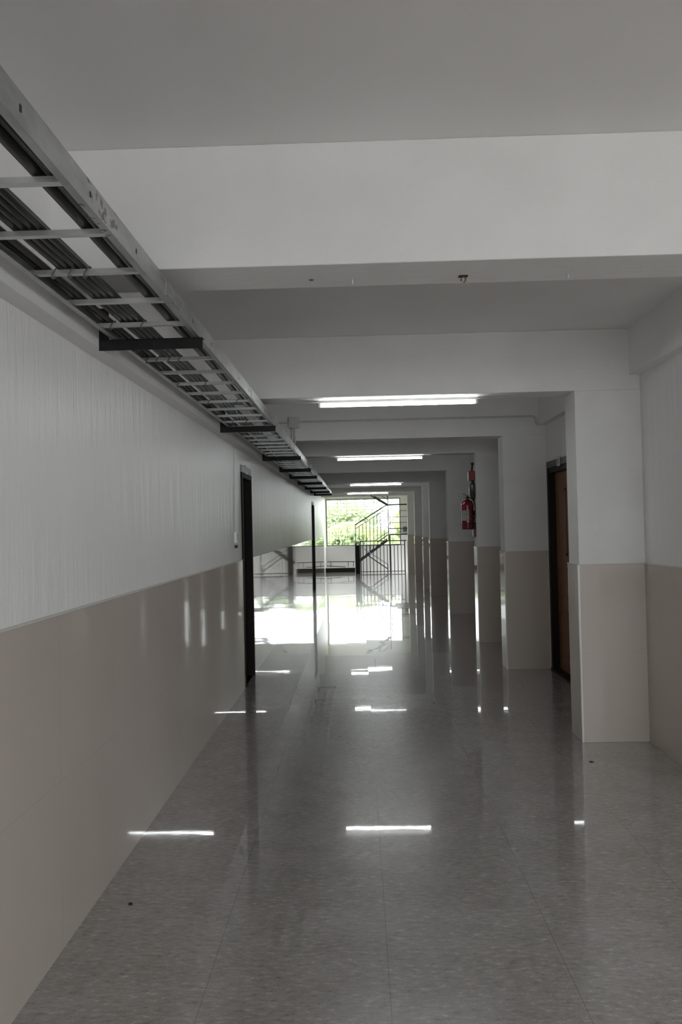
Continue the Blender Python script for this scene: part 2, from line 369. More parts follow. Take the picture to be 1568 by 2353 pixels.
# rear wall behind the camera, with a wide window
RX0, RX1, RZ0, RZ1 = -1.0, 1.85, .3, 2.6
b = MB(); b.box(XL - .25, XR + .2, BACK_Y - .2, BACK_Y, -3, RZ0); b.box(XL - .25, XR + .2, BACK_Y - .2, BACK_Y, RZ1, ZC)
b.box(XL - .25, RX0, BACK_Y - .2, BACK_Y, RZ0, RZ1); b.box(RX1, XR + .2, BACK_Y - .2, BACK_Y, RZ0, RZ1)
struct(b.build('wall_front', ceil), 'rear wall of the corridor around a wide gridded window', 'wall')
struct(MB().box(LOBX, LOBX + .2, LOBR, .7, -3, .9).box(LOBX, LOBX + .2, .7, LOBY, -3, ZC).box(LOBX, LOBX + .2, LOBR, -1.5, .9, ZC).build('wall_side_opening', paint), 'wall with an added daylight opening on the right side of the lobby', 'wall')  # unseen side opening, added to throw daylight across to the left wall
struct(MB().box(LOBX, LOBX + .2, -1.5, .7, 2.5, ZC).build('wall_side_opening_head', paint), 'strip of wall over the added daylight opening of the lobby', 'wall')
struct(MB().box(XR + .25, LOBX + .2, LOBY, LOBY + .2, -3, ZC).build('wall_lobby', paint), 'off-white lobby wall right of the corridor mouth', 'wall')
LW = [(2.1, 3.4), (3.95, 4.55)]
b = MB(); x = XR
for a, c in LW:
    b.box(x, a, LOBR - .2, LOBR, -3, ZC); b.box(a, c, LOBR - .2, LOBR, -3, .9); b.box(a, c, LOBR - .2, LOBR, 2.2, ZC); x = c
b.box(x, LOBX + .2, LOBR - .2, LOBR, -3, ZC)
struct(b.build('wall_lobby_rear', paint), 'off-white rear wall of the lobby with two windows', 'wall')
struct(MB().box(XR, XR + .2, BACK_Y, LOBR - .2, -3, ZC).build('wall_right_rear', paint), 'off-white right wall of the corridor behind the camera', 'wall')
struct(MB().box(XR, XR + .2, 24.5, END, -3, -1.2).box(XR, XR + .2, 24.5, END, 1.2, ZC).box(XR, XR + .2, 25.4, END, -1.2, 1.2).build('wall_stairwell', ceil), 'stairwell side wall around an added daylight opening', 'wall')  # opening hidden behind the last pillar, added to brighten the end wall
# stairwell lower floor
struct(MB().box(XL - .3, XR + .3, 24.34, END + .2, -3.1, -2.95).build('floor_lower', conc), 'lower landing floor of the stairwell', 'floor')
b = MB(); b.box(XL - .3, XR + .3, 24.2, 24.34, -2.95, -.25)
struct(b.build('wall_stairwell', ceil), 'wall under the corridor floor at the stairwell', 'wall')

# longitudinal beams along both walls
struct(MB().box(XL, -1.03, BACK_Y, 18.3, 2.24, ZC).build('trim_1', beamm), 'shallow plaster beam running above the left wall', 'beam')
struct(MB().box(1.872, XR, LOBY, END, 2.49, ZC).build('trim_2', beamm), 'shallow plaster beam running above the right wall', 'beam')

PY = [2.60, 5.285, 7.93, 9.745, 12.85, 16.15, 17.85, 20.45, 23.35]
nth = ['nearest', 'second', 'third', 'fourth', 'fifth', 'sixth', 'seventh', 'eighth', 'last']
for i, y in enumerate(PY):
    bo = MB().box(XL, XR if i else LOBX, y, y + BT, ZB, ZC).build('ceiling_beam', beamm, bevel=.004)
    struct(bo, 'off-white cross beam under the ceiling, %s from the camera' % nth[i], 'beam')
    if i == 0: continue
    p = struct(MB().box(XP, XR, y, y + BT, 0, ZB).build('pillar', beamm, bevel=.003))
    tag(p, 'off-white pillar with beige tiled foot, %s one along the right wall' % nth[i - 1], 'pillar')
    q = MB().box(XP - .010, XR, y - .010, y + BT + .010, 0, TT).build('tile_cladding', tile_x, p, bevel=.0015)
    MB().box(XP - .013, XR, y - .013, y + BT + .013, TT, TT + .005).build('tile_cap', plastic, p)
    MB().prism([(XP - .014, y - .014), (XP - .002, y - .014), (XP - .014, y - .002)], 'z', 0.0, TT).build('corner_trim', bright, p)

# ------------------------------------------------------------------ end window
wn_ = empty('window_1', (WX0, END, WZ0)); struct(wn_, 'large end window with dark frame and wire grille', 'window')
def rel(mb, name, m, par, **k): return mb.build(name, m, par, off=tuple(par.location), **k)
b = MB(); fw = .03
b.box(WX0, WX0 + fw, END + .03, END + .08, WZ0, WZ1); b.box(WX1 - fw, WX1, END + .03, END + .08, WZ0, WZ1)
b.box(WX0 + fw, WX1 - fw, END + .03, END + .08, WZ0, WZ0 + fw); b.box(WX0 + fw, WX1 - fw, END + .03, END + .08, WZ1 - fw, WZ1)
rel(b, 'window_frame', alframe, wn_)
b = MB()
xx = -.985
while xx < WX1 - .05:
    b.box(xx - .0035, xx + .0035, END + .10, END + .107, WZ0, WZ1); xx += .305
zz = WZ0 + .1
while zz < WZ1 - .05:
    b.box(WX0, WX1, END + .108, END + .114, zz - .003, zz + .003); zz += .122
rel(b, 'security_grille', grille_m, wn_)
b = MB(); b.box(WX0 - .02, WX1 + .03, END - .035, END + .2, WZ0 - .035, WZ0 - .001)
rel(b, 'window_sill', bright, wn_)
# rear window, behind the camera
def grid_window(n, x0, x1, y, z0, z1, nx, nz, label):
    w_ = empty('window_%d' % n, (x0, y, z0)); struct(w_, label, 'window')
    b = MB()
    for k in range(nx + 1):
        x = x0 + (x1 - x0 - .03) * k / nx; b.box(x, x + .03, y - .12, y - .08, z0, z1)
    for k in range(nz + 1):
        z = z0 + (z1 - z0 - .03) * k / nz; b.box(x0, x1, y - .119, y - .081, z, z + .03)
    rel(b, 'window_frame', alframe, w_)
grid_window(2, RX0, RX1, BACK_Y, RZ0, RZ1, 4, 3, 'wide gridded window at the rear end of the corridor')
grid_window(3, 2.1, 3.4, LOBR, .9, 2.2, 4, 5, 'added gridded window in the rear wall of the lobby')  # unseen window added for daylight, kept out of the pillar reflection
grid_window(4, 3.95, 4.55, LOBR, .9, 2.2, 2, 5, 'narrow gridded window in the rear wall of the lobby')

# ------------------------------------------------------------------ doors
def plate_sign(name, x, y, z, face, label):
    """small number plate standing off the wall; face = +1 looks towards +x"""
    s = empty(name, (x, y, z), label, 'sign')
    b = MB(); b.box(min(x, x + face * .004), max(x, x + face * .004), y - .055, y + .055, z - .045, z + .045)
    rel(b, 'plate', plastic, s, bevel=.001)
    b = MB(); xx = x + face * .0045
    # narrow dark oval numeral
    pts = [(y + .012 * math.cos(a), z + .024 * math.sin(a)) for a in [k * math.pi / 8 for k in range(16)]]
    for k in range(16):
        (a0, b0), (a1, b1) = pts[k], pts[(k + 1) % 16]
        b.bar((xx, a0, b0), (xx, a1, b1), .007, .0015)
    rel(b, 'numeral', rubber, s)
    return s
for i, (a, c) in enumerate(LD):
    d = empty('door_%d' % (i + 1), (XL, a, 0))
    struct(d, ['near-black door in the left wall beside the socket', 'far dark door near the end of the left wall'][i], 'door')
    b = MB(); b.box(XL - .16, XL + .016, a, a + .05, 0, DZ); b.box(XL - .16, XL + .016, c - .05, c, 0, DZ); b.box(XL - .16, XL + .016, a + .05, c - .05, DZ - .05, DZ)
    if i == 1: b.box(XL + .012, XL + .04, a, a + .05, 0, DZ - .02)
    rel(b, 'door_frame', darkdoor, d)
    rel(MB().box(XL - .09, XL - .05, a + .05, c - .05, .005, DZ - .05), 'door_leaf', darkdoor, d)
    rel(MB().box(XL - .2, XL + .012, a, c, DZ, DZ + .068), 'header', lightgrey, d)
plate_sign('number_plate', XL + .012, 7.57, 2.075, 1, 'small number plate above the near-black left door')
plate_sign('number_plate', XL + .012, 18.8, 2.085, 1, 'small number plate above the far left door')

d = empty('door_3', (XR, RD[0], 0)); struct(d, 'brown panelled wood door in a dark frame between two pillars', 'door')
b = MB(); a, c = RD
b.box(XR - .012, XR + .14, a, a + .055, 0, 2.04); b.box(XR - .012, XR + .14, c - .055, c, 0, 2.04)
b.box(XR - .001, XR + .14, a + .055, c - .055, 1.99, 2.04)
rel(b, 'door_frame', darkframe, d)
rel(MB().box(XR - .014, XR + .14, a, c, 2.04, 2.105), 'header', greyhead, d)
lf = rel(MB().box(XR + .06, XR + .10, a + .055, c - .055, .01, 1.99), 'door_leaf', wood, d)
b = MB()
for z0, z1 in ((.18, .62), (.74, 1.05), (1.17, 1.82)):
    for y0, y1 in ((a + .13, a + .44), (c - .44, c - .13)):
        for q in ((y0, y1, z0, z0 + .02), (y0, y1, z1 - .02, z1), (y0, y0 + .02, z0, z1), (y1 - .02, y1, z0, z1)):
            b.box(XR + .052, XR + .06, *q)
o = rel(b, 'panel_moulding', wood, d)
rel(MB().box(XR - .02, XR + .14, a, c, 0, .022), 'threshold', darkframe, d)
h = MB(); h.lathe([(.026, 0), (.026, -.008), (.011, -.012), (.011, -.04), (.024, -.05), (.026, -.062), (.012, -.07)], (XR + .06, a + .13, 1.0), 20, 'x')
rel(h, 'door_knob', alu, d, smooth=True)
plate_sign('number_plate', XR - .015, 7.41, 2.075, -1, 'small number plate on the header of the brown wood door')

# ------------------------------------------------------------------ cable ladder tray
TZ = 2.273; XO, XI = -.622, -.978; T0, T1 = -.6, 18.25
tr = empty('cable_tray', (XO, T0, TZ), 'long dull aluminium ladder tray carrying cables beside the left wall', 'cable tray')
def channel(x, s):
    """rail: C-channel, flanges pointing with s"""
    t = .003; h = .065; f = .021
    b = MB()
    b.prism([(x, TZ), (x + s * f, TZ), (x + s * f, TZ + t), (x + s * t, TZ + t), (x + s * t, TZ + h - t), (x + s * f, TZ + h - t), (x + s * f, TZ + h), (x, TZ + h)], 'y', T0, T1)
    return b
rel(channel(XO, -1), 'side_rail', alu, tr)
rel(channel(XI, 1), 'side_rail', alu, tr)
k = -6
r0 = None
while True:
    y = 1.39 + .303 * k
    if y > T1 - .05: break
    if r0 is None:
        b = MB(); w_ = .011
        b.prism([(y - w_, TZ + .005), (y + w_, TZ + .005), (y + w_, TZ + .019), (y + .004, TZ + .019), (y + .004, TZ + .015), (y - .004, TZ + .015), (y - .004, TZ + .019), (y - w_, TZ + .019)], 'x', XI + .0032, XO - .0032)
        r0 = rel(b, 'rung', rung_m, tr); ybase = y
    else:
        o = r0.copy(); C.objects.link(o); o.location = (0, y - ybase, 0)
    k += 1
# splice plates and bolt holes on the outer rail
for y in (2.62, 4.65, 7.7, 10.7, 13.7): rel(MB().box(XO, XO + .003, y - .09, y + .09, TZ + .008, TZ + .052), 'splice_plate', alu, tr)
y = 1.05
while y < 18:
    rel(MB().box(XO + .0005, XO + .0012, y - .004, y + .004, TZ + .024, TZ + .038), 'slot_hole', rubber, tr); y += .38

random.seed(5)
def cable(x, z, r, m, label, amp=.004, group='cables lying in the tray'):
    ph = random.random() * 6; pts = []
    y = T0
    while y < T1 - .1:
        pts.append((x + amp * math.sin(y * 1.3 + ph) + amp * .5 * math.sin(y * 3.1 + ph * 2), y, z + .0012 * abs(math.sin(y * 10.37)))); y += .15
    o = MB().tube(pts, r, 8).build('cable', m, smooth=True)
    return tag(o, label, 'cable', group)
zc = TZ + .0215
cable(-.666, zc + .0155, .0155, cable_m, 'thick black cable lying hard against the tray outer rail', .002)
cable(-.707, zc + .0155, .0155, cable_m, 'thick black cable second from the tray outer rail', .004)
for x in (-.820, -.8425, -.865, -.8875): cable(x, zc + .0105, .0105, cable_m, 'black cable lying in the dense middle bundle of the tray', .0003, 'middle bundle cables')
for x in (-.8312, -.8537, -.8762): cable(x, zc + .0290, .0100, cable_m, 'black cable on top of the dense middle bundle', .0003, 'upper middle bundle cables')
cable(-.9345, zc + .0105, .0100, dusty_m, 'dusty brown cable beside the tray inner rail', .0008)
cable(-.9585, zc + .0105, .0100, cable_m, 'black cable lying hard against the tray inner rail', .0005)
# ties looped round cables and rung
for k, xs in ((3, (-.807,)), (5, (-.90, -.803, -.85)), (7, (-.92, -.803)), (9, (-.95, -.905, -.85, -.803)), (11, (-.95, -.803)), (13, (-.905, -.73)), (16, (-.905, -.803))):
    for x in xs:
        y = 1.39 + .303 * (k - 2)
        pts = [(x + .010 * math.sin(a), y + .0145 * math.cos(a), TZ + .012 + .0155 * math.sin(a)) for a in [q * math.pi / 8 for q in range(17)]]
        o = MB().tube(pts, .0024, 6, cap=False).build('cable_tie', tie_m, smooth=True)
        tag(o, 'small grey tie looped round a rung of the ladder tray', 'cable tie', 'cable ties on the tray rungs')

# brackets
BY = [3.07, 5.80, 8.36, 10.15, 11.65, 13.30, 15.05, 16.75, 18.12]
ordn = ['nearest', 'second', 'third', 'fourth', 'fifth', 'sixth', 'seventh', 'eighth', 'farthest']
def bracket(y):
    r = empty('tray_bracket', (-1.03, y, 2.228))
    b = MB(); b.box(-1.03, -.610, y, y + .004, 2.228, 2.272); b.box(-1.03, -.610, y, y + .036, 2.268, 2.272)
    rel(b, 'arm', blackmetal, r)
    b = MB(); b.box(-1.03, -.990, y + .004, y + .009, 2.24, 2.40); b.box(-1.03, -1.025, y + .009, y + .045, 2.24, 2.40)
    rel(b, 'upright', blackmetal, r)
    return r
br = bracket(BY[0])
for i, y in enumerate(BY):
    o = br if i == 0 else copy_tree(br)
    o.location = (-1.03, y, 2.228)
    tag(o, 'black angle-iron bracket under the tray, %s along the left wall' % ordn[i], 'bracket', 'brackets under the cable tray')

# ------------------------------------------------------------------ lamps
def lamp(x0, x1, y, first):
    r = empty('fluorescent_lamp', ((x0 + x1) / 2, y, ZB)); Ln = x1 - x0
    b = MB(); b.prism([(y - .020, ZB), (y - .014, ZB - .018), (y + .014, ZB - .018), (y + .020, ZB)], 'x', x0, x1)
    rel(b, 'housing', bright, r)
    b = MB()
    for xa in (x0 + .001, x1 - .016): rel(MB().box(xa, xa + .015, y - .012, y + .012, ZB - .046, ZB - .018), 'end_cap', bright, r)
    rel(MB().tube([(x0 + .015, y, ZB - .033), (x1 - .015, y, ZB - .033)], .0125, 14), 'tube', tube_m, r, smooth=True)
    if first:
        xm = (x0 + x1) / 2 + .07
        pts = [(xm + .035 * math.sin(a), y - .022 - .004 * math.cos(a), ZB - .032 - .026 * math.cos(a) + .02) for a in [q * math.pi / 7 for q in range(13)]]
        rel(MB().tube([(xm, y - .021, ZB - .002)] + pts, .0022, 6), 'loose_wire', plastic, r, smooth=True)
    return r
LN = [(-.264, .860, 5.285 + .16), (-.262, .850, 9.745 + .16), (-.165, .930, 16.15 + .10), (-.282, .820, 20.45 + .08)]
lb = ['nearest', 'second', 'third', 'farthest']
for i, (x0, x1, y) in enumerate(LN):
    tag(lamp(x0, x1, y, i == 0), 'lit white fluorescent tube under a ceiling beam, %s of four' % lb[i], 'lamp', 'fluorescent lamps under the beams')

# ------------------------------------------------------------------ conduit, junction box, socket
yb = 7.93
o = MB().box(-.694, -.590, yb - .045, yb, 2.520, 2.632).build('junction_box', plastic, bevel=.004)
tag(o, 'square off-white junction box on a beam beside the cable tray', 'junction box')
def arc(cx, cz, r, a0, a1, y, n=6): return [(cx + r * math.cos(a0 + (a1 - a0) * k / n), y, cz + r * math.sin(a0 + (a1 - a0) * k / n)) for k in range(n + 1)]
yc = yb - .013
pts = [(-.589, yc, 2.584), (1.80, yc, 2.584)] + arc(1.80, 2.544, .04, math.pi / 2, 0, yc) + [(1.84, yc, 2.53)] + arc(1.865, 2.522, .025, math.pi, 1.5 * math.pi, yc) + [(1.93, yc, 2.497)]
cnd = empty('conduit', (-.589, yc, 2.584), 'off-white conduit running across the beam from the junction box', 'conduit')
rel(MB().tube(pts, .0095, 10), 'pipe', plastic, cnd, smooth=True)
for x in (-.35, .12, .62, 1.10, 1.55):
    rel(MB().box(x - .008, x + .008, yb - .026, yb, 2.572, 2.597), 'clip', plastic, cnd)
o = MB().tube([(-.695, yc, 2.580), (-.90, yc, 2.578)], .0095, 10).build('conduit', plastic, smooth=True)
tag(o, 'short conduit stub leading from the junction box to the wall', 'conduit')
cv = MB(); cv.tube([(-.665, yc, 2.519), (-.665, yc, 2.36)], .0095, 10); o = cv.build('conduit', plastic, smooth=True)
tag(o, 'conduit dropping from the junction box into the tray, left of two', 'conduit')
cv = MB(); cv.tube([(-.636, yc, 2.519), (-.636, yc, 2.36)], .0095, 10); o = cv.build('conduit', plastic, smooth=True)
tag(o, 'conduit dropping from the junction box into the tray, right of two', 'conduit')
o = MB().box(XL, XL + .007, 6.86, 6.872, 1.47, 2.22).build('cable_raceway', plastic, bevel=.002)
tag(o, 'thin vertical cable raceway on the wall above the socket', 'cable raceway')
sk = empty('wall_socket', (XL, 6.87, 1.41), 'small off-white wall socket near the near-black left door', 'socket')
rel(MB().box(XL, XL + .020, 6.82, 6.91, 1.37, 1.47), 'back_box', bright, sk, bevel=.003)
rel(MB().box(XL + .020, XL + .026, 6.83, 6.90, 1.38, 1.46), 'face_plate', plastic, sk)
b = MB()
for dz in (-.014, .014):
    for dy in (-.02, .02): b.box(XL + .026, XL + .027, 6.865 + dy - .004, 6.865 + dy + .004, 1.42 + dz - .005, 1.42 + dz + .005)
rel(b, 'pin_holes', rubber, sk)
rel(MB().box(XL, XL + .02, 6.84, 6.90, 1.325, 1.352), 'cable_plug', rubber, sk)

# ------------------------------------------------------------------ fire extinguisher and alarm on the fourth pillar
ye = 9.855; xe = XP - .012 - .088
ex = empty('fire_extinguisher', (xe, ye, 1.42), 'red fire extinguisher hanging on the side of a pillar', 'fire extinguisher')
rel(MB().lathe([(.050, 0), (.072, .004), (.078, .022), (.078, .30), (.074, .335), (.058, .362), (.034, .378), (.020, .384), (.018, .392)], (xe, ye, 1.42), 32), 'cylinder', red, ex, smooth=True)
rel(MB().lathe([(.0788, 0), (.0795, .002), (.0795, .010), (.0788, .012)], (xe, ye, 1.490), 32), 'strap', rubber, ex)
# paper label wraps the front third
b = MB(); n = 12; a0, a1 = R(200), R(275)
lo = [b.bm.verts.new((xe + .0786 * math.cos(a0 + (a1 - a0) * k / n), ye + .0786 * math.sin(a0 + (a1 - a0) * k / n), 1.535)) for k in range(n + 1)]
hi = [b.bm.verts.new((v.co.x, v.co.y, 1.665)) for v in lo]
for k in range(n): b.bm.faces.new([lo[k], lo[k + 1], hi[k + 1], hi[k]])
rel(b, 'paper_label', label_m, ex, smooth=True)
b = MB(); b.lathe([(.019, 0), (.022, .006), (.022, .026), (.014, .034), (.012, .044)], (xe, ye, 1.810), 20)
rel(b, 'valve', bell_m, ex, smooth=True)
b = MB(); b.bar((xe + .012, ye, 1.846), (xe - .052, ye, 1.876), .018, .007); b.bar((xe + .012, ye, 1.832), (xe - .045, ye, 1.824), .018, .006)
rel(b, 'squeeze_handle', rubber, ex)
pts = [(xe + .016, ye - .01, 1.83), (xe + .05, ye - .03, 1.815), (xe + .078, ye - .05, 1.77), (xe + .088, ye - .06, 1.70), (xe + .082, ye - .062, 1.60), (xe + .072, ye - .062, 1.52)]
rel(MB().tube(pts, .009, 10), 'hose', rubber, ex, smooth=True)
b = MB(); b.box(xe + .078, XP - .001, ye - .02, ye + .02, 1.60, 1.66)
rel(b, 'wall_hook', blackmetal, ex)

al = empty('fire_alarm_bell', (XP, ye, 2.04), 'red fire alarm sounder with black cap above a dark round bell', 'fire alarm')
rel(MB().box(XP - .082, XP, ye - .05, ye + .05, 2.042, 2.165), 'sounder_box', redp, al, bevel=.006)
b = MB(); b.tube([(XP - .034, ye, 2.166), (XP - .028, ye, 2.235), (XP - .024, ye, 2.245)], [.013, .012, .016], 12); b.lathe([(.010, 0), (.019, .006), (.021, .016), (.014, .028), (.004, .032)], (XP - .024, ye, 2.243), 16)
rel(b, 'cap', rubber, al, smooth=True)
b = MB(); b.lathe([(.02, -.008), (.124, -.012), (.130, -.020), (.122, -.042), (.092, -.062), (.05, -.073), (.012, -.076)], (XP, ye, 1.915), 36, 'x')
rel(b, 'gong', bell_m, al, smooth=True)
b = MB(); b.lathe([(.03, 0), (.03, -.010)], (XP, ye, 1.915), 20, 'x')
rel(b, 'mount', blackmetal, al)
o = MB().box(XP - .011, XP - .0005, ye - .105, ye - .088, TT + .01, 2.04).build('cable_raceway', plastic, bevel=.002)
tag(o, 'white vertical raceway on the pillar edge beside the fire extinguisher', 'cable raceway')
cp = empty('call_point', (XP, ye, 1.33), 'small red manual call point below the fire extinguisher', 'call point')
rel(MB().box(XP - .038, XP - .0005, ye - .085, ye + .045, 1.325, 1.425), 'housing', redp, cp, bevel=.006)
rel(MB().box(XP - .046, XP - .038, ye - .065, ye + .025, 1.345, 1.405), 'glass_panel', plastic, cp, bevel=.001)
b = MB(); b.tube([(XP - .020, ye - .05, 1.426), (XP - .022, ye - .05, 1.49)], .010, 10); b.lathe([(.012, 0), (.018, .005), (.018, .022), (.010, .03)], (XP - .022, ye - .05, 1.485), 14)
rel(b, 'cable_gland', rubber, cp, smooth=True)

# ------------------------------------------------------------------ fixings left in the near beam, grit on the floor
def hook(x, y, kind, label):
    h = empty('ceiling_anchor', (x, y, ZB), label, 'anchor')
    rel(MB().lathe([(.007, 0), (.009, -.001), (.008, -.0025)], (x, y, ZB), 10), 'plug', [tie_m, plastic, rubber][kind], h)
    if kind == 1: rel(MB().tube([(x, y, ZB - .002), (x + .002, y, ZB - .016), (x - .002, y, ZB - .019)], .0025, 6), 'screw', plastic, h)
    if kind == 2:
        rel(MB().box(x - .016, x + .016, y - .012, y + .010, ZB - .003, ZB - .0005), 'hole_patch', rubber, h)  # black patch standing in for the dark inside a hole
        pts = [(x + .008 * math.sin(a), y - .003, ZB - .014 - .010 * math.cos(a)) for a in [q * math.pi / 6 for q in range(11)]]
        rel(MB().tube(pts, .0028, 6), 'rusty_wire', rust, h, smooth=True)
hook(-.150, 2.757, 0, 'small dark plug in the near beam underside, farthest left')
hook(-.002, 2.760, 1, 'small pale screw stub in the near beam beside the dark plug')
hook(.397, 2.765, 2, 'dark hole with rusty wire in the near beam underside')
hook(.772, 2.765, 1, 'small pale screw stub in the near beam, farthest right')
def chip(x, y, sx, sy, rz, label):
    b = MB(); n = 9; pts = []
    for k in range(n):
        a = 2 * math.pi * k / n; q = .7 + .3 * random.random()
        pts.append((x + sx * q * math.cos(a) * math.cos(rz) - sy * q * math.sin(a) * math.sin(rz), y + sx * q * math.cos(a) * math.sin(rz) + sy * q * math.sin(a) * math.cos(rz)))
    b.prism(pts, 'z', .0003, .0035)
    tag(b.build('debris_chip', debris_m), label, 'debris')
chip(-.950, 3.103, .010, .012, .5, 'dark bit of grit on the floor near the left wall')
chip(1.416, 4.85, .016, .010, -.2, 'dark bit of debris on the floor in front of the pillar')
chip(.60, 6.5, .006, .006, 0, 'tiny dark speck on the floor in mid corridor')

# ------------------------------------------------------------------ stairwell railing
YR = 24.25
rl = empty('stair_railing', (.05, YR, 0), 'black metal guard railing at the stairwell edge', 'railing')
rel(MB().box(.035, 1.497, YR - .02, YR + .02, .995, 1.025), 'top_rail', stairm, rl)
rel(MB().box(.06, 1.44, YR - .012, YR + .012, .865, .885), 'upper_rail', stairm, rl)
rel(MB().box(.06, 1.44, YR - .012, YR + .012, .040, .062), 'bottom_rail', stairm, rl)
for x in (.055, 1.44):
    rel(MB().box(x - .016, x + .016, YR - .018, YR + .018, 0, .995), 'post', stairm, rl)
xx = .125
while xx < 1.42:
    rel(MB().box(xx - .011, xx + .011, YR - .008, YR + .008, .0, .865), 'baluster', stairm, rl); xx += .1095
nw = empty('newel_box', (-.04, YR, 0), 'black boxed newel panel with a white cap beside the stair railing', 'newel post')
rel(MB().box(-.12, .032, YR - .05, YR + .05, .0, .885), 'box', blackmetal, nw)
rel(MB().box(-.095, -.07, YR - .03, YR + .03, .885, .965), 'peg', blackmetal, nw); rel(MB().box(0, .02, YR - .03, YR + .03, .885, .965), 'peg', blackmetal, nw)
rel(MB().box(-.145, .033, YR - .065, YR + .065, .965, 1.022), 'cap', bright, nw, bevel=.01)
kb = empty('stair_kerb', (-.62, 25.2, 0), 'low black-faced kerb with white top along the stairwell edge', 'kerb')
rel(MB().box(XL + .001, -.135, 25.16, 25.26, 0, .135), 'riser_face', blackmetal, kb)
rel(MB().box(XL + .001, -.135, 25.14, 25.27, .135, .160), 'white_top', bright, kb)
kr = empty('low_handrail', (-.6, 25.22, .16), 'low dark handrail with short posts standing on the kerb', 'handrail')
rel(MB().bar((-1.04, 25.22, .345), (-.14, 25.22, .330), .03, .024), 'rail', stairm, kr)
rel(MB().bar((-1.06, 25.235, .205), (-.45, 25.235, .170), .02, .022), 'lower_rail', stairm, kr)
for x in (-.93, -.36, -.19): rel(MB().box(x - .009, x + .009, 25.21, 25.23, .16, .325), 'post', stairm, kr)

# upper flight: stringer, treads, handrail
YS = 25.0
st = empty('stair_flight', (.06, YS, .0), 'dark steel stair flight rising to the right by the window', 'staircase')
rel(MB().bar((-.05, YS, .31), (.93, YS, 1.015), .03, .075), 'stringer', stairm, st)
rel(MB().bar((-.05, YS + .6, .31), (.95, YS + .6, 1.03), .03, .075), 'stringer', stairm, st)
for k in range(6):
    f = (k + .5) / 6
    x = -.05 + 1.02 * f; z = .31 + .73 * f + .02
    rel(MB().box(x - .085, x + .085, YS + .02, YS + .58, z, z + .012), 'tread', stairm, st)
rel(MB().bar((-.105, YS, 1.53), (.950, YS, 2.170), .04, .035), 'handrail', stairm, st)
rel(MB().bar((-.095, YS, 1.41), (.95, YS, 2.05), .02, .018), 'second_rail', stairm, st)
rel(MB().bar((.50, YS, .985), (.95, YS, 1.28), .02, .018), 'lower_rail', stairm, st)
rel(MB().bar((.62, YS, .965), (.95, YS, 1.19), .02, .03), 'lower_rail', stairm, st)
rel(MB().box(-.113, -.092, YS - .01, YS + .01, .28, 1.55), 'end_post', stairm, st)
for k in range(8):
    x = .02 + .1175 * k
    rel(MB().box(x - .009, x + .009, YS - .007, YS + .007, .36 + (x + .05) * .715, 1.41 + (x + .095) * .614), 'baluster', stairm, st)
ld = empty('stair_landing', (1.4, YS, 1.05), 'dark steel stair landing with a horizontal-bar guard', 'landing')
rel(MB().box(1.0, XR - .002, YS - .02, END - .04, 1.175, 1.215), 'slab_edge', stairm, ld)
for z, h in ((2.160, .045), (1.961, .016), (1.765, .016), (1.58, .016), (1.385, .03)):
    rel(MB().box(.97, XR - .002, YS - .01, YS + .014, z - h / 2, z + h / 2), 'guard_bar', stairm, ld)
rel(MB().box(.960, .986, YS - .02, YS + .02, 1.0, ZB + .1), 'corner_post', stairm, ld)
rel(MB().box(1.018, 1.036, YS - .02, YS + .02, 1.385, 2.16), 'corner_post', stairm, ld)
rel(MB().box(.99, 1.03, YS + .02, YS + .06, -2.95, 1.175), 'column', stairm, ld)
us = empty('upper_stair_flight', (.5, YS + .1, 2.2), 'dark stringer of the next stair flight rising above the landing', 'staircase')
rel(MB().bar((.97, YS + .06, 2.15), (-.05, YS + .06, 2.79), .05, .075), 'stringer', stairm, us)
rel(MB().bar((.965, YS + .06, 2.33), (.25, YS + .06, 2.78), .03, .02), 'rail', stairm, us)
rel(MB().bar((.965, YS + .06, 2.42), (.40, YS + .06, 2.78), .03, .02), 'rail', stairm, us)
dn = empty('lower_stair_flight', (.5, 25.5, -.2), 'handrails of the stair flight going down behind the railing', 'staircase')
rel(MB().bar((.07, 24.75, .82), (.93, 24.75, .235), .03, .03), 'handrail', alu, dn)
rel(MB().bar((.28, 24.75, .545), (.915, 24.75, .095), .03, .03), 'rail', stairm, dn)
rel(MB().bar((.0, 24.75, -.12), (1.35, 24.75, -1.07), .05, .16), 'stringer', stairm, dn)
rel(MB().box(.905, .93, 24.735, 24.765, -.5, .24), 'post', stairm, dn)
o = MB().box(1.50, 1.62, END - .09, END, 1.28, 1.44).build('meter_box', tie_m, bevel=.006)
tag(o, 'small grey box on the end wall behind the landing bars', 'box')
o = MB().tube([(.395, 22.4, ZC), (.395, 22.4, 2.44), (.395, 22.4, 2.33)], [.008, .008, .014], 8).build('hanging_pendant_rod', tie_m, smooth=True)
tag(o, 'small grey rod hanging from the ceiling before the end window', 'rod')

